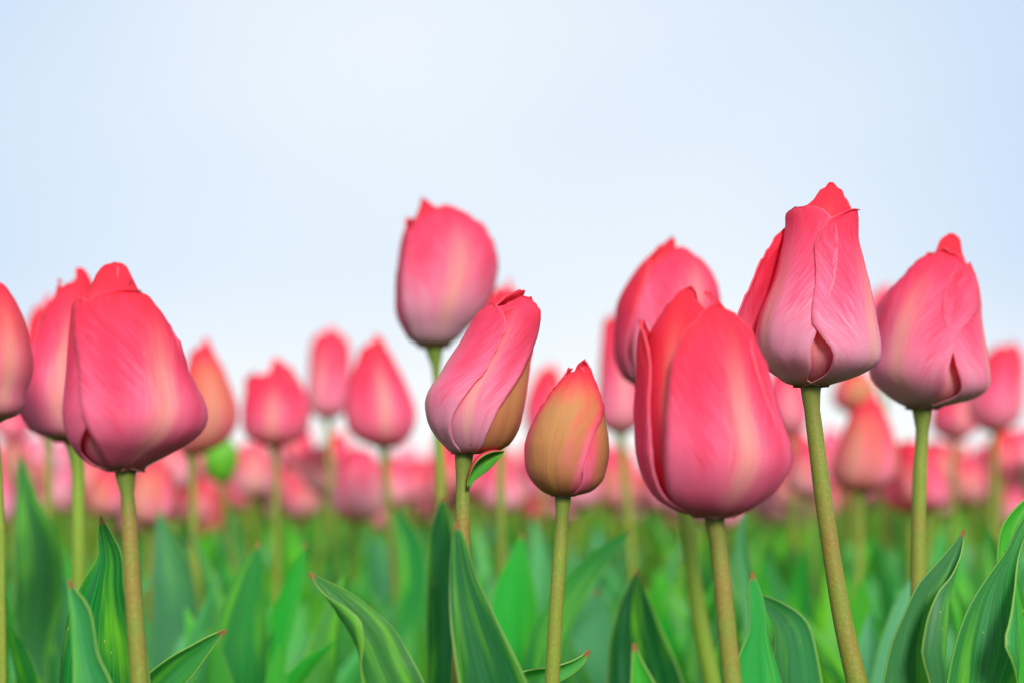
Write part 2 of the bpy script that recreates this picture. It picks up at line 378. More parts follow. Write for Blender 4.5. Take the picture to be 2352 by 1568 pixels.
def hero(label, rows, d, stem, petals, leaves=(), group='tulips standing in the front of the field', pc=(0, 0, 0), sr=None, sg=0., solid=.0005, res=(34, 26), far=False):
    """stem rows from top: (px, py, halfwidth px[, depth])"""
    pr = prof_px(rows, d)
    S = []
    for r in stem:
        dd = r[3] if len(r) > 3 else d; p = P(r[0], r[1], dd); S.append([*p, r[2] * dd / F])
    l, k = S[-1], S[-2]
    t = np.array(l[:3]) - np.array(k[:3]); t /= max(-t[2], 1e-4); 
    foot = np.array(l[:3]) + t * l[2] * .6; foot[2] = 0; foot[1] = l[1]
    midp = (np.array(l[:3]) + foot) / 2
    S += [[*midp, l[3] * 1.05], [*foot, l[3] * 1.15]]
    base = (float(foot[0]), float(foot[1]), 0.)
    own = thing(base, label, group)
    c0 = pr[0]
    # flared receptacle carried a little inside the flower
    top = [[c0[0], c0[1], c0[2] + .004, S[0][3] * 1.12]]
    v, q, u = sub(tube((top + S)[::-1], 70, 18), base)
    st = link('stem', mesh('stem', v, q, u, mats=[MS]), own, color=(sg, 0, 0, 1))
    for i, kw in enumerate(petals):
        kw = dict(kw); c = kw.pop('col', pc); c = tuple(c) + (1,) ; lb = kw.pop('label', None)
        v, q, u = sub(petal(pr, seed=i + len(label), ns=res[0], nt=res[1], **kw), base)
        o = link('petal', mesh('petal', v, q, u, mats=[MP, MP if lb else MPI]), own, color=c, solid=solid)
        if lb: o['label'] = lb
    for lf in leaves: hero_leaf(own, base=base, **lf)
    return own

T_ = {}
# D: large coral-pink flower
T_['D'] = hero('large coral pink tulip with one broad front petal on a brown stem',
  [(1190,1622,1662),(1180,1572,1700),(1160,1527,1735),(1138,1500,1762),(1110,1482,1787),(1080,1469,1806),(1050,1461,1813),(1000,1457,1805),(958,1456,1791),(900,1459,1775),(850,1463,1761),(800,1471,1742),(750,1488,1715),(710,1512,1675),(680,1538,1640),(655,1568,1615)],
  .50, [(1640,1192,24),(1645,1215,20),(1656,1300,20),(1668,1430,21),(1682,1568,22)],
  [dict(phi=16, top=.905, L=[(0,60),(.2,67),(.45,62),(.7,58),(1,62)], Rr=[(0,60),(.2,64),(.4,50),(.55,44),(.75,42),(1,50)], layer=1.01, c=1.05, imb=0, twist=12, curlL=.02, curlR=.02, tip=.7, tp=2.0, tq=.75, col=(0,0,.22)),
   dict(phi=-98, top=.85, L=[(0,60),(1,60)], Rr=[(0,58),(.2,46),(.5,46),(.8,48),(1,50)], layer=1.0, imb=0, curlR=.05, twist=0, tip=.82, tq=.6, tipout=.10, col=(0,0,.45)),
   dict(phi=134, top=.9, L=[(0,70),(.3,76),(.6,92),(.8,98),(1,90)], Rr=[(0,60),(1,60)], layer=.965, imb=0, curlL=.0, col=(0,.1,.5)),
   dict(phi=-44, top=.985, W=58, layer=.86, imb=.0, twist=10, tip=.72, col=(0,0,.9)),
   dict(phi=76, top=.97, W=55, layer=.88, imb=.02, col=(0,0,.6)), dict(phi=196, top=1., W=55, layer=.86, imb=.02, col=(0,0,.6))],
  [dict(rows=[(1456,1477,1),(1462,1515,9),(1474,1567,24)], d=.49, fl=.7, fr=.7, color=(.25,0,0,1)),
   dict(rows=[(1728,1312,1),(1732,1345,12),(1741,1400,18),(1742,1455,22),(1738,1510,40),(1742,1567,52)], d=.53, fl=.5, fr=-.45, roll=8, color=(0,.12,0,1))])
# E: tallest
T_['E'] = hero('tallest pale pink tulip, one back petal flaring out, dark gap between its front petals',
  [(889,1843,1882),(880,1812,1917),(865,1792,1965),(838,1760,2011),(805,1742,2020),(783,1738,2018),(739,1741,2010),(695,1755,2003),(652,1773,1994),(600,1787,1980),(559,1798,1970),(520,1805,1969),(485,1812,1966),(455,1848,1950),(424,1880,1926)],
  .56, [(1862,891,24),(1863,915,20),(1873,1000,19),(1888,1120,20),(1908,1260,20),(1935,1420,22),(1968,1568,24)],
  [dict(phi=46, top=.86, L=[(0,54),(.12,48),(.3,54),(.42,72),(.7,82),(1,100)], Rr=[(0,58),(.5,60),(1,60)], layer=1.0, imb=.0, twist=24, curlL=.05, curlR=0, tip=.78, tp=2.6, tq=.55, col=(0,.75,.05)),
   dict(phi=-72, top=.88, L=[(0,58),(.5,60),(1,60)], Rr=[(0,56),(.12,48),(.3,52),(.42,64),(.7,80),(1,90)], layer=.985, imb=0, twist=4, curlR=.0, tip=.8, tp=2.6, tq=.5, col=(0,1.0,.0)),
   dict(phi=168, top=.85, W=60, layer=.98, imb=.03, col=(0,.3,.1)),
   dict(phi=-14, top=1., W=58, layer=.86, imb=.0, twist=18, tip=.7, tq=.7, col=(0,.0,.45)),
   dict(phi=104, top=.95, W=50, layer=.88, imb=.02, col=(0,0,.6)),
   dict(phi=-140, top=.84, L=[(0,50),(1,55)], Rr=[(0,20),(.2,28),(.34,50),(.5,74),(.65,84),(.8,86),(1,76)], layer=1.0, imb=.0, c=3., wav=.02, tip=.66, tq=.7, col=(0,.5,.2), label='back petal flaring away from the flower')],
  [dict(rows=[(1716,1368,1),(1745,1380,5,14),(1780,1405,16,26),(1808,1440,30,42),(1822,1500,45,48),(1826,1567,54,56)], d=.62, fl=.3, fr=.55, color=(0,.35,0,1))], sg=.05)
# F
T_['F'] = hero('soft pink tulip with a deep crease down its front, next to the tallest bloom',
  [(940,2100,2134),(930,2078,2182),(917,2058,2233),(898,2036,2262),(870,2011,2269),(849,2003,2267),(799,2005,2260),(739,2013,2251),(690,2029,2248),(657,2052,2243),(613,2090,2228),(585,2125,2210),(555,2155,2198),(538,2176,2190)],
  .64, [(2117,942,22),(2118,965,17),(2113,1080,16),(2110,1200,16),(2109,1340,17)],
  [dict(phi=-58, top=.9, L=[(0,58),(1,60)], Rr=[(0,56),(.2,50),(.5,62),(.62,88),(.8,88),(1,80)], layer=1.0, imb=0, curlR=.10, twist=34, tip=.72, tp=2.2, tq=.6, col=(0,.55,.1)),
   dict(phi=62, top=.83, L=[(0,56),(.2,50),(.4,58),(.7,70),(1,80)], Rr=[(0,60),(1,62)], layer=.99, imb=0, curlL=.03, twist=6, tip=.76, tq=.55, col=(0,.6,.15)),
   dict(phi=180, top=.86, W=62, layer=.97, imb=.02, col=(0,.2,.1)),
   dict(phi=0, top=1., W=60, layer=.84, twist=14, imb=0, tip=.7, col=(0,0,.55)), dict(phi=120, top=.93, W=52, layer=.86, col=(0,0,.6)), dict(phi=240, top=.9, W=52, layer=.86, col=(0,0,.6))],
  [dict(rows=[(2216,1214,1),(2200,1250,9,8),(2170,1305,22,18),(2135,1360,32,34),(2118,1425,46,42),(2106,1490,62,46),(2106,1567,80,44)], d=.57, fl=.2, fr=[.5,1.4,2.0,2.2,2.2,1.9], color=(.12,.22,0,1))], sg=.35)
# A
T_['A'] = hero('large plump pink tulip with a dark notch low on its front, by the edge',
  [(1083,266,309),(1074,222,330),(1060,200,355),(1043,182,385),(1022,167,422),(983,153,460),(950,148,467),(913,150,458),(860,155,433),(790,160,411),(735,165,381),(695,172,352),(665,200,322),(635,226,303),(606,250,282)],
  .505, [(287,1084,26),(290,1106,18),(297,1200,18),(304,1330,19),(313,1460,20),(320,1568,20)],
  [dict(phi=30, top=.86, L=[(0,46),(.1,40),(.2,48),(.36,68),(.6,86),(.85,112),(1,120)], Rr=[(0,60),(.5,60),(1,62)], layer=1.0, imb=0, curlL=.045, twist=40, tip=.82, tp=2.8, tq=.6, col=(0,.15,.2)),
   dict(phi=-92, top=.84, L=[(0,58),(.5,60),(1,60)], Rr=[(0,46),(.12,38),(.2,46),(.36,70),(1,84)], layer=.985, imb=0, twist=4, tip=.8, tp=2.6, tq=.5, col=(0,.2,.2)),
   dict(phi=148, top=.85, W=60, layer=.97, imb=.02, col=(0,.2,.2)),
   dict(phi=-30, top=1., W=64, layer=.84, imb=0, twist=14, tip=.84, tq=.5, col=(0,0,.5)),
   dict(phi=92, top=1., W=54, layer=.86, imb=.02, twist=-20, col=(0,0,.8)), dict(phi=212, top=.9, W=54, layer=.84, col=(0,0,.5))],
  [dict(rows=[(157,1331,1),(164,1362,7,15),(178,1407,17,32),(186,1451,21,34),(196,1510,28,34),(212,1568,44,46)], d=.49, fl=.25, fr=.7, color=(0,.28,0,1)),
   dict(rows=[(230,1185,1),(238,1230,14,20),(246,1280,24,36),(242,1343,54,46),(238,1400,84,64),(234,1480,104,104),(234,1568,116,116)], d=.55, fl=[.2,.2,-.5,-.6], fr=.35, color=(0,.0,0,1)),
   dict(rows=[(518,1447,1),(494,1468,12,6),(462,1496,22,16),(425,1530,34,26),(385,1567,40,30)], d=.60, fl=.9, fr=.7, color=(.1,.1,0,1))], sg=0.)
# B
T_['B'] = hero('tilted rose tulip with spiralling petals and a small folded bract under it',
  [(1042,1050,1084),(1036,1034,1142),(1025,1024,1168),(1008,1008,1184),(985,992,1197),(946,980,1208),(900,985,1214),(860,1012,1218),(824,1033,1223),(794,1053,1230),(753,1077,1240),(718,1100,1242),(695,1135,1232),(675,1180,1216),(666,1196,1209)],
  .55, [(1066,1044,22),(1064,1070,18),(1063,1180,17),(1062,1330,18),(1058,1460,19),(1055,1568,20)],
  [dict(phi=-78, top=.91, L=[(0,60),(1,62)], Rr=[(0,58),(.15,40),(.3,50),(.45,66),(.6,78),(.8,80),(1,70)], layer=1.02, imb=0, curlR=.03, twist=12, tip=.8, tp=2.6, tq=.55, col=(0,.7,.0)),
   dict(phi=44, top=.9, L=[(0,60),(.15,62),(.3,58),(.5,66),(.8,100),(1,100)], Rr=[(0,60),(1,62)], layer=.93, imb=0, twist=20, tip=.76, tq=.6, col=(.95,.2,.3)),
   dict(phi=164, top=.9, W=60, layer=.97, col=(.4,0,.3)),
   dict(phi=-12, top=.95, L=[(0,60),(.3,60),(.5,56),(.75,42),(1,34)], Rr=[(0,24),(.18,22),(.35,34),(.5,52),(.7,76),(1,86)], layer=.99, imb=0, curlR=.03, twist=26, tip=.8, tq=.6, c=1.0, col=(0,.5,.05)),
   dict(phi=98, top=.96, W=56, layer=.86, col=(.3,0,.6)), dict(phi=222, top=1., W=54, layer=.84, col=(0,0,.7))],
  [dict(rows=[(1046,1196,1),(1050,1230,9,14),(1053,1275,18,25),(1063,1335,30,33),(1080,1405,44,47),(1103,1484,55,60),(1133,1568,70,70)], d=.50, fl=[.1,.2,.8,1.2], fr=[.2,.2,.3,.35], color=(0,.06,0,1), label='broad dark green leaf standing in front of the stem'),
   dict(rows=[(709,1313,1),(730,1331,7,7),(762,1358,13,18),(798,1392,22,30),(832,1430,28,40),(858,1475,32,56),(878,1525,44,64),(898,1568,64,68)], d=.52, fl=[.4,1.2,2.0,2.2,1.7,1.0,.5], fr=[.1,.1,-.2,-.2,.1], power=1.3, color=(.18,.08,0,1), label='bright green leaf arching out with a folded edge')])
def bract():
    own = T_['B']; b = np.array(own.location)
    R = []
    for x, y, a, c in [(1078,1118,3,3),(1081,1104,5,7),(1092,1086,13,13),(1113,1064,20,17),(1137,1047,13,11),(1157,1038,.6,.6)]:
        p = P(x, y, .545); m = .545 / F; R.append([*p, a * m, c * m])
    g = leaf_geo(R, 1.5, -.2, 0, 0, ns=26, nt=11, power=1.4)
    v, q, u = sub(g, b); link('bract', mesh('bract', v, q, u, mats=[ML, MPI]), own, color=(.4, 0, 0, 1), solid=.0006)['label'] = 'small green and dark red bract folded under the flower'
bract()
# C
T_['C'] = hero('small closed golden tan bud with a narrow red seam on a slim olive stem',
  [(1140,1276,1310),(1132,1254,1350),(1112,1230,1380),(1078,1211,1396),(1050,1208,1402),(1012,1209,1402),(977,1221,1397),(921,1250,1386),(875,1280,1370),(845,1305,1358),(825,1328,1352)],
  .535, [(1293,1142,19),(1292,1165,16),(1285,1280,16),(1277,1400,16),(1268,1568,17)],
  [dict(phi=-24, top=.93, L=[(0,66),(1,70)], Rr=[(0,32),(.15,36),(.4,42),(.55,52),(.7,78),(1,86)], layer=1.03, c=1.0, imb=0, curlR=.02, twist=22, tip=.74, tp=2., tq=.75, col=(1.0,0,.1)),
   dict(phi=92, top=.84, L=[(0,76),(.1,72),(.4,70),(1,66)], Rr=[(0,66),(1,66)], layer=.97, imb=0, c=1.0, tip=.7, col=(1.,0,.1)),
   dict(phi=208, top=.9, W=66, layer=.97, c=1.0, col=(1.,0,.1)),
   dict(phi=34, top=.95, W=60, layer=.86, twist=10, col=(.1,0,.6)), dict(phi=154, top=1., W=56, layer=.84, col=(0,0,.8)), dict(phi=274, top=.94, W=56, layer=.84, col=(0,0,.8))],
  [dict(rows=[(1354,1493,1),(1340,1512,7,6),(1312,1535,16,10),(1272,1552,22,14),(1225,1562,26,18)], d=.57, fl=1.0, fr=.6, color=(.25,.2,0,1))], sg=.35)
# G: behind D
T_['G'] = hero('blurred leaning pink tulip rising behind the large coral bloom, scarlet shade on one flank',
  [(888,1468,1512),(875,1440,1545),(845,1418,1580),(800,1408,1615),(745,1410,1640),(700,1416,1650),(650,1440,1642),(602,1476,1614),(570,1512,1578),(545,1538,1560)],
  .74, [(1487,888,22),(1500,930,18),(1545,1060,17),(1575,1180,17),(1592,1320,18),(1612,1450,19),(1636,1568,20)],
  [dict(phi=22, top=.93, W=66, twist=10, layer=1., imb=.0, col=(0,.45,.1)), dict(phi=-98, top=.95, W=62, layer=1., imb=0, curlR=.06, col=(0,0,.9)), dict(phi=142, top=.9, W=60, col=(0,0,.4)),
   dict(phi=-38, top=1., W=58, layer=.88, col=(0,0,1.)), dict(phi=82, top=.9, W=55, layer=.86, col=(0,0,.6)), dict(phi=202, top=.95, W=55, layer=.86, col=(0,0,.7))],
  [dict(rows=[(1464,1306,1),(1462,1335,12),(1459,1380,32),(1461,1450,58),(1478,1567,85)], d=.74, fl=.3, fr=.3),
   dict(rows=[(1715,1165,1),(1704,1210,8),(1702,1260,12),(1712,1330,15),(1730,1430,22),(1738,1567,36)], d=.8, fl=.5, fr=1.0, color=(0,.7,0,1))], group='blurred tulips just behind the front row', sg=.8, res=(24,18))
T_['H2'] = hero('broad rounded pink tulip blurred against the sky, high above the tilted rose tulip',
  [(800,975,1016),(788,948,1038),(765,930,1060),(733,912,1090),(672,908,1122),(632,911,1132),(601,915,1135),(555,921,1124),(520,932,1105),(490,948,1075),(470,958,1035),(457,965,995)],
  .78, [(997,800,22),(1000,825,14),(1004,950,11),(1010,1060,11),(1015,1200,12)],
  [dict(phi=18, top=.93, W=72, c=1.15, imb=0, curlL=.02, layer=1., twist=4, tip=.62, tq=.6, col=(0,.55,0)), dict(phi=-102, top=.88, W=62, layer=1., imb=0, curlR=.06, col=(0,0,.8)), dict(phi=138, top=.88, W=62, col=(0,.2,.3)),
   dict(phi=-42, top=1., W=58, layer=.88, twist=-10, tip=.72, col=(0,0,.4)), dict(phi=78, top=.88, W=55, layer=.86, col=(0,0,.4)), dict(phi=198, top=.9, W=55, layer=.86, col=(0,0,.4))],
  [dict(rows=[(1018,1138,1),(1016,1175,14),(1014,1220,24),(1014,1350,30),(1014,1568,32)], d=.73, fl=.4, fr=.4),
   dict(rows=[(911,1161,1),(925,1205,16),(942,1260,30),(948,1330,32),(935,1450,26)], d=.95, fl=.3, fr=.4, color=(0,.1,0,1))], group='blurred tulips just behind the front row', sg=.5, res=(24,18))
T_['A2'] = hero('blurred pink tulip half hidden behind the large plump bloom with the dark notch',
  [(1015,140,182),(1000,95,218),(960,58,240),(900,46,255),(850,56,250),(800,78,244),(740,100,236),(690,116,222),(640,134,206),(616,150,188)],
  .70, [(170,1015,20),(176,1050,16),(180,1180,15),(182,1360,16)],
  [dict(phi=10, top=.9, W=68, imb=0, curlL=.03, col=(0,.3,.2)), dict(phi=-110, top=.82, W=60, imb=0, curlR=.06, col=(0,0,.6)), dict(phi=130, top=.85, W=60, col=(0,0,.4)),
   dict(phi=-50, top=.93, W=62, layer=.88, tq=.5, col=(0,0,.4)), dict(phi=70, top=1., W=54, layer=.86, col=(0,0,.6)), dict(phi=190, top=.95, W=54, layer=.86, col=(0,0,.6))],
  [dict(rows=[(48,1041,1),(54,1090,12),(64,1150,26),(82,1230,46),(93,1310,54),(90,1400,50),(85,1500,30)], d=.85, fl=.4, fr=.3, color=(.1,.1,0,1))], group='blurred tulips just behind the front row', sg=.9, res=(24,18))
T_['A3'] = hero('salmon pink tulip cut off by the photo edge beside the large plump bloom',
  [(970,-50,-10),(955,-95,28),(900,-118,52),(840,-122,68),(780,-112,60),(720,-95,44),(670,-75,20),(645,-50,4)],
  .62, [(-30,970,20),(-20,1010,17),(0,1170,9),(4,1400,9),(6,1568,9)],
  [dict(phi=50, top=1., W=68, imb=0, col=(.2,.3,.3)), dict(phi=-70, top=.9, W=62, imb=0, col=(.3,.2,.3)), dict(phi=170, top=.9, W=60, col=(.2,0,.4)),
   dict(phi=-10, top=.95, W=56, layer=.88, col=(0,0,.4)), dict(phi=110, top=.95, W=54, layer=.86, col=(0,0,.6)), dict(phi=230, top=.95, W=54, layer=.86, col=(0,0,.6))],
  [], group='blurred tulips just behind the front row', sg=.6, res=(24,18))

# flowerless clump at the edge
cl = thing((.212, .56, 0), 'flowerless tulip leaves curving up at the photo edge, thin one folded over a broad one', 'tulips standing in the front of the field')
hero_leaf(cl, [(2372,1165,1),(2350,1205,8,10),(2318,1275,11,16),(2290,1325,18,30),(2268,1390,38,46),(2252,1460,52,62),(2240,1567,66,66)], .56, tuple(cl.location), fl=.25, fr=[.3,.8,1.5,1.9,1.2], color=(.08,.12,0,1))
hero_leaf(cl, [(2378,1130,1),(2350,1170,16,8),(2325,1215,26,10),(2316,1290,28,14),(2330,1400,24,16),(2345,1567,30,30)], .60, tuple(cl.location), fl=.6, fr=.2, color=(.3,0,0,1))
hero_leaf(cl, [(2300,1420,1),(2330,1416,4,14),(2370,1440,20,30),(2390,1500,40,40),(2390,1567,50,50)], .66, tuple(cl.location), fl=.6, fr=.5, color=(0,.5,0,1))

# ---- mid-distance tulips that stand clear above the crowd
def mid(label, rows, d, stem, phi=0, cols=((0,.3,.1),(0,.1,.4)), leaves=(), sg=.4, tops=(.93,.9,.9,1.,.95,.93), W=66):
    co, ci = cols
    pts = [dict(phi=phi + 120 * i, top=tops[i], W=W, imb=.03, col=co, twist=6) for i in range(3)] + \
          [dict(phi=phi + 60 + 120 * i, top=tops[3 + i], W=56, layer=.88, col=ci) for i in range(3)]
    return hero(label, rows, d, stem, pts, leaves, 'blurred tulips rising above the crowd in the middle distance', sg=sg, solid=None, res=(16, 12))
PK = ((0,.35,.1),(0,.1,.4)); RD = ((0,0,.45),(0,0,.8)); TN = ((.8,.2,.2),(.3,0,.5))
mid('blurred slender tulip with a peach flank and red tip, beside the large plump bloom', [(1045,428,450),(1032,414,488),(1000,412,530),(960,414,546),(900,420,532),(850,429,512),(810,441,494),(775,462,472)],
    1.05, [(440,1045,13),(441,1070,10),(446,1250,11),(455,1400,11),(462,1568,12)], 20, ((.55,.2,.3),(0,0,.6)),
    [dict(rows=[(363,1168,1),(372,1205,14),(388,1260,36),(402,1330,50),(408,1450,56),(400,1567,50)], d=1.0, fl=.3, fr=.8, color=(0,.45,0,1))])
mid('blurred three-pointed rose tulip alone against the sky', [(1025,614,642),(1012,580,682),(985,561,706),(950,559,712),(900,564,700),(860,570,682),(845,578,672),(835,590,655),(822,610,636)],
    1.13, [(630,1025,11),(632,1050,8),(634,1200,8),(636,1400,8)], 0, PK, tops=(.82,.82,.82,1.,.86,.86),
    leaves=[dict(rows=[(595,1240,1),(590,1270,12),(582,1310,30),(568,1370,45),(556,1450,60),(552,1568,66)], d=.78, fl=.3, fr=.6, color=(0,.08,0,1), solid=None),
            dict(rows=[(702,1243,1),(694,1280,10),(676,1340,22),(652,1420,26),(635,1500,24),(628,1568,26)], d=.80, fl=.7, fr=.3, color=(0,0,0,1), solid=None)])
mid('blurred narrow square-topped pink tulip between the three-pointed and the pointed ones', [(962,738,770),(948,714,792),(920,706,802),(860,711,806),(800,716,804),(775,722,795),(760,732,775),(750,738,758)],
    1.45, [(752,962,8),(754,990,7),(760,1100,7),(770,1260,7)], -25, PK, W=72)
mid('blurred pointed red pink tulip under the high rounded bloom', [(1027,868,902),(1012,828,932),(985,800,950),(950,794,955),(900,800,938),(850,811,915),(800,832,892),(768,852,864)],
    1.10, [(882,1027,12),(885,1055,9),(895,1200,9),(910,1360,10),(926,1500,10)], 12, ((0,.25,.3),(0,0,.6)))
mid('blurred pink tulip peeking out behind the tilted rose tulip', [(905,1128,1168),(885,1100,1192),(820,1088,1212),(750,1098,1212),(700,1113,1200),(665,1135,1182),(640,1152,1168)],
    1.0, [(1148,905,12),(1150,930,10),(1150,1100,10),(1152,1300,11)], 30, RD)
mid('blurred small red pink tulip above the tan bud', [(1010,1233,1262),(990,1213,1282),(950,1204,1293),(900,1213,1291),(860,1233,1284),(828,1255,1272)],
    1.45, [(1248,1010,7),(1248,1060,6),(1250,1200,6)], 30, RD)
mid('blurred dusky pink tulip between the tan bud and the large coral bloom', [(995,1408,1442),(978,1382,1468),(930,1374,1482),(870,1377,1478),(800,1380,1470),(740,1388,1450),(700,1400,1425)],
    1.15, [(1425,995,10),(1428,1020,9),(1440,1150,9),(1452,1300,9)], 0, PK,
    leaves=[dict(rows=[(1455,1212,1),(1432,1232,9),(1398,1262,18),(1350,1312,28),(1300,1385,36),(1262,1460,42),(1240,1568,46)], d=.78, fl=.5, fr=.2, color=(0,.15,0,1), solid=None),
            dict(rows=[(1370,1351,1),(1372,1380,20),(1362,1430,46),(1345,1490,56),(1330,1567,60)], d=.85, fl=.2, fr=.2, color=(0,.95,0,1), solid=None),
            dict(rows=[(1197,1220,1),(1195,1255,12),(1188,1310,34),(1182,1370,50),(1184,1450,56),(1190,1568,60)], d=.85, fl=.3, fr=.4, solid=None)])
mid('blurred peach tulip with a magenta streak between the two pink blooms by the edge', [(1130,1962,1998),(1116,1928,2038),(1090,1914,2060),(1050,1918,2064),(1000,1936,2053),(950,1956,2034),(905,1978,2008)],
    1.12, [(1980,1130,11),(1978,1155,9),(1974,1300,10),(1968,1480,10)], -35, ((.5,.35,.2),(0,0,.6)))
mid('blurred pink tulip partly behind the peach one with the magenta streak', [(950,1948,1972),(932,1920,1998),(900,1914,2010),(868,1928,1996),(842,1950,1972)], 1.5, [(1960,950,7),(1962,980,6),(1964,1200,6)], 10, TN)
mid('blurred flat-topped rose tulip near the photo edge, above a tangle of pink', [(992,2268,2302),(972,2238,2332),(940,2224,2346),(880,2236,2350),(830,2256,2349),(800,2280,2340),(778,2306,2326)], 1.35, [(2285,992,8),(2285,1020,7),(2280,1200,8)], 45, PK)
mid('blurred dull pink tulip between the creased bloom and the flat-topped one', [(1012,2178,2208),(992,2148,2236),(955,2140,2245),(910,2153,2236),(870,2178,2212)], 1.5, [(2192,1012,7),(2192,1050,6),(2190,1200,6)], 0, PK)
mid('faint pink tulip in the blur above the creased bloom', [(772,2008,2042),(745,1990,2060),(700,1994,2065),(672,2010,2056),(652,2026,2044)], 1.6, [(2026,772,6),(2028,800,6),(2030,1100,6)], 0, PK)
mid('blurred grey pink tulip just beneath the tallest bloom', [(1002,1798,1828),(978,1768,1850),(930,1754,1856),(880,1765,1842),(820,1788,1816)], 1.5, [(1815,1002,7),(1822,1040,7),(1830,1200,7)], 0, PK)
mid('blurred low red and tan tulip nodding behind the green bud', [(1242,464,486),(1224,450,500),(1180,439,508),(1140,443,505),(1100,460,488)], 1.9, [(475,1242,5),(476,1270,5),(478,1360,5)], 0, ((.5,0,.6),(0,0,.8)))
mid('blurred salmon tulip lowest of those near the photo edge', [(1092,2284,2312),(1062,2264,2336),(1020,2269,2336),(980,2292,2318)], 1.6, [(2298,1092,6),(2298,1120,6),(2298,1220,6)], 0, RD)
mid('blurred pale tan and pink tulip beside the stem of the creased bloom', [(1147,2139,2162),(1112,2120,2190),(1060,2118,2186),(1010,2136,2168)], 1.9, [(2150,1147,5),(2150,1170,5),(2150,1260,5)], 0, TN)
mid('blurred pink tulip glimpsed low behind the stem of the tallest bloom', [(1100,1818,1842),(1070,1796,1862),(1020,1798,1862),(975,1818,1842)], 1.9, [(1830,1100,5),(1830,1130,5),(1831,1260,5)], 0, PK)
mid('blurred pink tulip glimpsed at the photo edge beneath the salmon one', [(1015,20,46),(995,-8,66),(950,-6,66),(900,10,52)], 1.7, [(34,1015,6),(30,1060,6),(26,1200,6)], 0, PK)
mid('blurred coral tulip peeking over the cluster by the photo edge', [(1000,92,122),(960,62,145),(860,58,150),(780,62,145),(710,76,130),(676,92,112)], 1.05, [(110,1005,11),(112,1040,9),(110,1200,9)], 0, RD)
# green bud
def green_bud():
    d = 1.25; pr = prof_px([(1107,502,520),(1098,488,531),(1080,476,541),(1058,470,545),(1035,472,544),(1015,482,534),(1003,496,522)], d)
    f = P(540, 1330, d); base = (float(f[0]), d, 0.)
    own = thing(base, 'small unopened green bud below the slender peach tulip', None)
    S = [[*P(x, y, d), r * d / F] for x, y, r in [(510,1103,8),(516,1150,7),(530,1240,7),(540,1330,7)]] + [[f[0], d, 0, .003]]
    v, q, u = sub(tube(S[::-1], 40, 10), base); link('stem', mesh('stem', v, q, u, mats=[MS]), own, color=(.7, 0, 0, 1))
    for i in range(6):
        v, q, u = sub(petal(pr, phi=20 + 60 * i, top=.93 + .03 * (i % 3), W=62, layer=1. - .08 * (i % 2), ns=16, nt=10, seed=i), base)
        link('petal', mesh('petal', v, q, u, mats=[ML]), own, color=(1., .1, 0, 1))
    return own
green_bud()

# ------------------------------------------------------------------ generic plants
def gen_profile(r, hi=1.):
    H = r.uniform(.05, .074) * hi; Rm = H * r.uniform(.31, .41); tx = r.uniform(-.012, .012)
    zs = [0, .03, .08, .16, .27, .42, .6, .76, .88, 1.]
    rs = [.16, .45, .72, .93, 1., .96, .84, .66, .48, .12]
    return [(tx * (z ** 1.5), 0., z * H, Rm * q * r.uniform(.97, 1.03)) for z, q in zip(zs, rs)]
def gen_leaf_rows(r, tipz, out):
    L = tipz; hw = r.uniform(.016, .027); bend = r.uniform(-.02, .02)
    ts = [0, .15, .35, .55, .72, .86, .95, 1.]
    ws = [.55, .8, 1., 1., .8, .5, .25, .02]
    return [[.008 + out * (t ** 1.7), bend * t * t, L * (t - .06 * t ** 5 * (out / .08)), hw * w, hw * w] for t, w in zip(ts, ws)]
TANS = [(0,2.3,0),(0,2.6,0),(.1,1.6,0),(.3,1.5,0),(.4,1.5,0),(.2,.6,0),(0,1.,.0),(.1,.4,.2),(.5,.6,.1),(.4,.9,.1),(.35,1.,.0),(0,.2,.4),(.6,.9,0)]
def petal_set(r, ns, nt, n=6):
    pr = gen_profile(r); ph = r.uniform(0, 120); out = []
    for i in range(3): out.append(petal(pr, ph + 120 * i + r.uniform(-9, 9), top=r.uniform(.82, .98), W=r.uniform(58, 68), twist=r.uniform(-10, 22), imb=.05, ns=ns, nt=nt, seed=r.random() * 20, curlR=r.uniform(-.02, .09), curlL=r.uniform(-.01, .04), tipout=r.uniform(0, .12)))
    for i in range(n - 3): out.append(petal(pr, ph + 60 + 120 * i, top=r.uniform(.9, 1.), W=56, layer=.88, imb=.03, ns=ns, nt=nt, seed=r.random() * 20))
    return out
def leaf_set(r, ns, nt, n=6):
    a0 = r.uniform(0, 360); out = []
    for i in range(n):
        g = leaf_geo(gen_leaf_rows(r, r.uniform(.31, .392), r.uniform(.02, .15)), r.uniform(.15, .9), r.uniform(.15, .9), .004, r.uniform(-20, 20), nt, ns, r.random() * 30, view=(1, 0, 0.0))
        a = rad(a0 + i * 137 + r.uniform(-25, 25)); c, s = math.cos(a), math.sin(a)
        v = g[0] @ np.array([[c, s, 0], [-s, c, 0], [0, 0, 1]]); out.append((v, g[1], g[2]))
    return out
def stem_geo(r, n, k, H=1.0, bow=None):
    bx = r.uniform(-.02, .02) if bow is None else bow
    return tube([[0, 0, 0, .0036], [bx * .6, 0, .33 * H, .0032], [bx, 0, .66 * H, .003], [0, 0, H, .0034]], n, k)

rg = random.Random(21)
VAR = []
for i in range(7):
    pm = [mesh('petal', *g, mats=[MP, MPI]) if False else mesh('petal', g[0], g[1], g[2], mats=[MP]) for g in petal_set(rg, 12, 9)]
    s_ = stem_geo(rg, 14, 8); sm = mesh('stem', *s_, mats=[MS])
    lm = [mesh('leaf', *g, mats=[ML]) for g in leaf_set(rg, 20, 7)]
    VAR.append((pm, sm, lm))
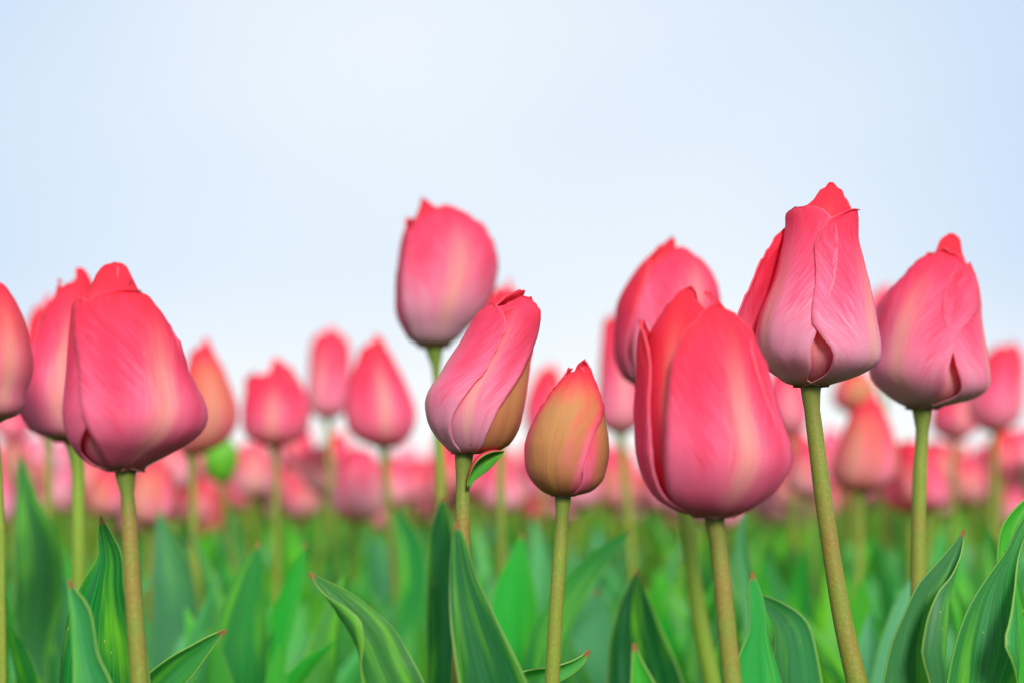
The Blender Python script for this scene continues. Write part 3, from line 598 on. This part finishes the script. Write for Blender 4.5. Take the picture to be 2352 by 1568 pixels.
# one-mesh plants for those too small to show their parts
SVAR = []
for i in range(8):
    hh = .355 + .075 * (i * 3 % 8) / 7
    L = [(v + np.array([0, 0, hh]), q, u, 0) for v, q, u in petal_set(rg, 8, 6)]
    L.append((*stem_geo(rg, 7, 6, hh), 1)); L += [(*g, 2) for g in leaf_set(rg, 11, 5)]
    v, q, u, m = join_arr(L); SVAR.append(mesh('tulip', v, q, u, m, [MP, MS, ML]))

taken = [(o.location.x, o.location.y) for o in scene.objects if o.get('category') == 'tulip']
def free(x, y, dist):
    for a, b in taken:
        if (a - x) ** 2 + (b - y) ** 2 < dist * dist: return False
    return True
rp = random.Random(5)
n_ind = 0
cand = []
y = .585
while y < 3.9:                             # rows across the view, a hand's width apart, jittered
    half = y * .39 + .08; x = -half + rp.uniform(0, .1)
    while x < half:
        cand.append((x + rp.uniform(-.02, .02), y + rp.uniform(-.03, .03))); x += rp.uniform(.085, .13)
    y += .10
def shade(c): return 'red' if c[2] > .35 else 'whitish pink' if c[1] > 2 else 'pale pink' if c[1] > 1.2 else 'tan and pink' if c[0] > .7 else 'peach' if c[0] > .4 else 'rose pink'
def third(x, y): q = x / y * F; return 'left' if q < -392 else 'right' if q > 392 else 'middle'
for (x, y) in cand:
    if n_ind >= 272: break
    if not free(x, y, .05 if y < 1.6 else .035): continue
    taken.append((x, y)); n_ind += 1
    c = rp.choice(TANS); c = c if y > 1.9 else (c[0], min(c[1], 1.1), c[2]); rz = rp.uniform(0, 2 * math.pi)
    if y < 1.9:
        pm, sm, lm = VAR[rp.randrange(len(VAR))]
        ppx = 1176 + x / y * F; topy = rp.uniform(900, 960) if (ppx > 2080 or ppx < 60) and y > 1.25 else rp.uniform(985, 1045)
        hmax = HC - (topy - 1125) / F * y - .064; hmin = HC - rp.uniform(35, 100) / F * y
        flower = y > 1.6 or (y > 1.02 and rp.random() < .32)
        h = min(max(rp.gauss(HC - .016, .026), hmin), hmax)
        if flower:
            own = thing((x, y, 0), 'blurred %s tulip low in the near rows, %s third of the photo' % (shade(c), third(x, y)), 'crowded %s tulips in the %s third' % (shade(c), third(x, y)))
        else:
            own = thing((x, y, 0), 'blurred flowerless tulip leaves behind the front stems, %s third of the photo' % third(x, y), 'leafy plants behind the front stems, %s third' % third(x, y))
        own.rotation_euler = (rp.gauss(0, .03), rp.gauss(0, .03), rz)
        if flower:
            o = link('stem', sm, own, color=(rp.choice([.2, .5, .8]), 0, 0, 1)); o.scale = (1, 1, h)
            for p_ in pm: link('petal', p_, own, (0, 0, h), color=(*c, 1))
        lc = (rp.choice([0, .1, .3, .7]), rp.choice([0, 0, .1, .3, .6, 1.]), 0, 1)
        ls = rp.uniform(.94, 1.05) if flower else rp.uniform(.9, 1.02) if y > .72 else rp.uniform(.78, .9)
        for l_ in lm: o = link('leaf', l_, own, color=lc); o.scale = (1, 1, ls)
    else:
        o = link('tulip', SVAR[rp.randrange(8)], None, (x, y, 0), color=(*c, 0)); o.rotation_euler = (rp.gauss(0, .035), rp.gauss(0, .035), rz)
        sc = rp.uniform(.93, 1.05); o.scale = (1, 1, sc)
        o['label'] = 'tiny blurred %s tulip in the distant rows, %s third of the photo' % (shade(c), third(x, y)); o['category'] = 'tulip'; o['group'] = 'distant %s tulips in the %s third' % (shade(c), third(x, y))
ymax_ind = max(b for a, b in taken)

# the rest of the field: too many and too small to count
def far_field():
    r = random.Random(9); base = []
    for i in range(8):
        hh = .35 + .07 * (i * 3 % 8) / 7
        L = [(v + np.array([0, 0, hh]), q, u, 0) for v, q, u in petal_set(r, 5, 4, 5)]
        L.append((*stem_geo(r, 3, 3, hh), 1)); L += [(*g, 2) for g in leaf_set(r, 6, 3, 4)]
        base.append(join_arr(L))
    out = []
    y = ymax_ind + .08
    while y < 42:
        half = y * .42 + .3; x = -half; st = .11 if y < 9 else .11 * (y / 9) ** 1.1
        while x < half:
            a = r.uniform(0, 2 * math.pi); c, s = math.cos(a), math.sin(a); v, q, u, m = base[r.randrange(8)]
            M = np.array([[c, s, 0], [-s, c, 0], [0, 0, r.uniform(.94, 1.05)]])
            out.append((v @ M + np.array([x + r.uniform(-.04, .04), y + r.uniform(-.05, .05), 0]), q, u, m)); x += st * r.uniform(.8, 1.2)
        y += .11 if y < 9 else .11 * (y / 9) ** 1.6
    v, q, u, m = join_arr(out)
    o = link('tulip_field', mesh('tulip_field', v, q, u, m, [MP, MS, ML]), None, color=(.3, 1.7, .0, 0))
    o['kind'] = 'stuff'; o['label'] = 'far rows of pink tulips melting into a blurred band at the horizon'; o['category'] = 'tulip field'
    print('far tulips', len(out), 'quads', len(q))
far_field()
print('individuals', n_ind)

for o in scene.objects:
    if o.get('label') and len(o['label'].split()) > 15: print('LONG', o['label'])
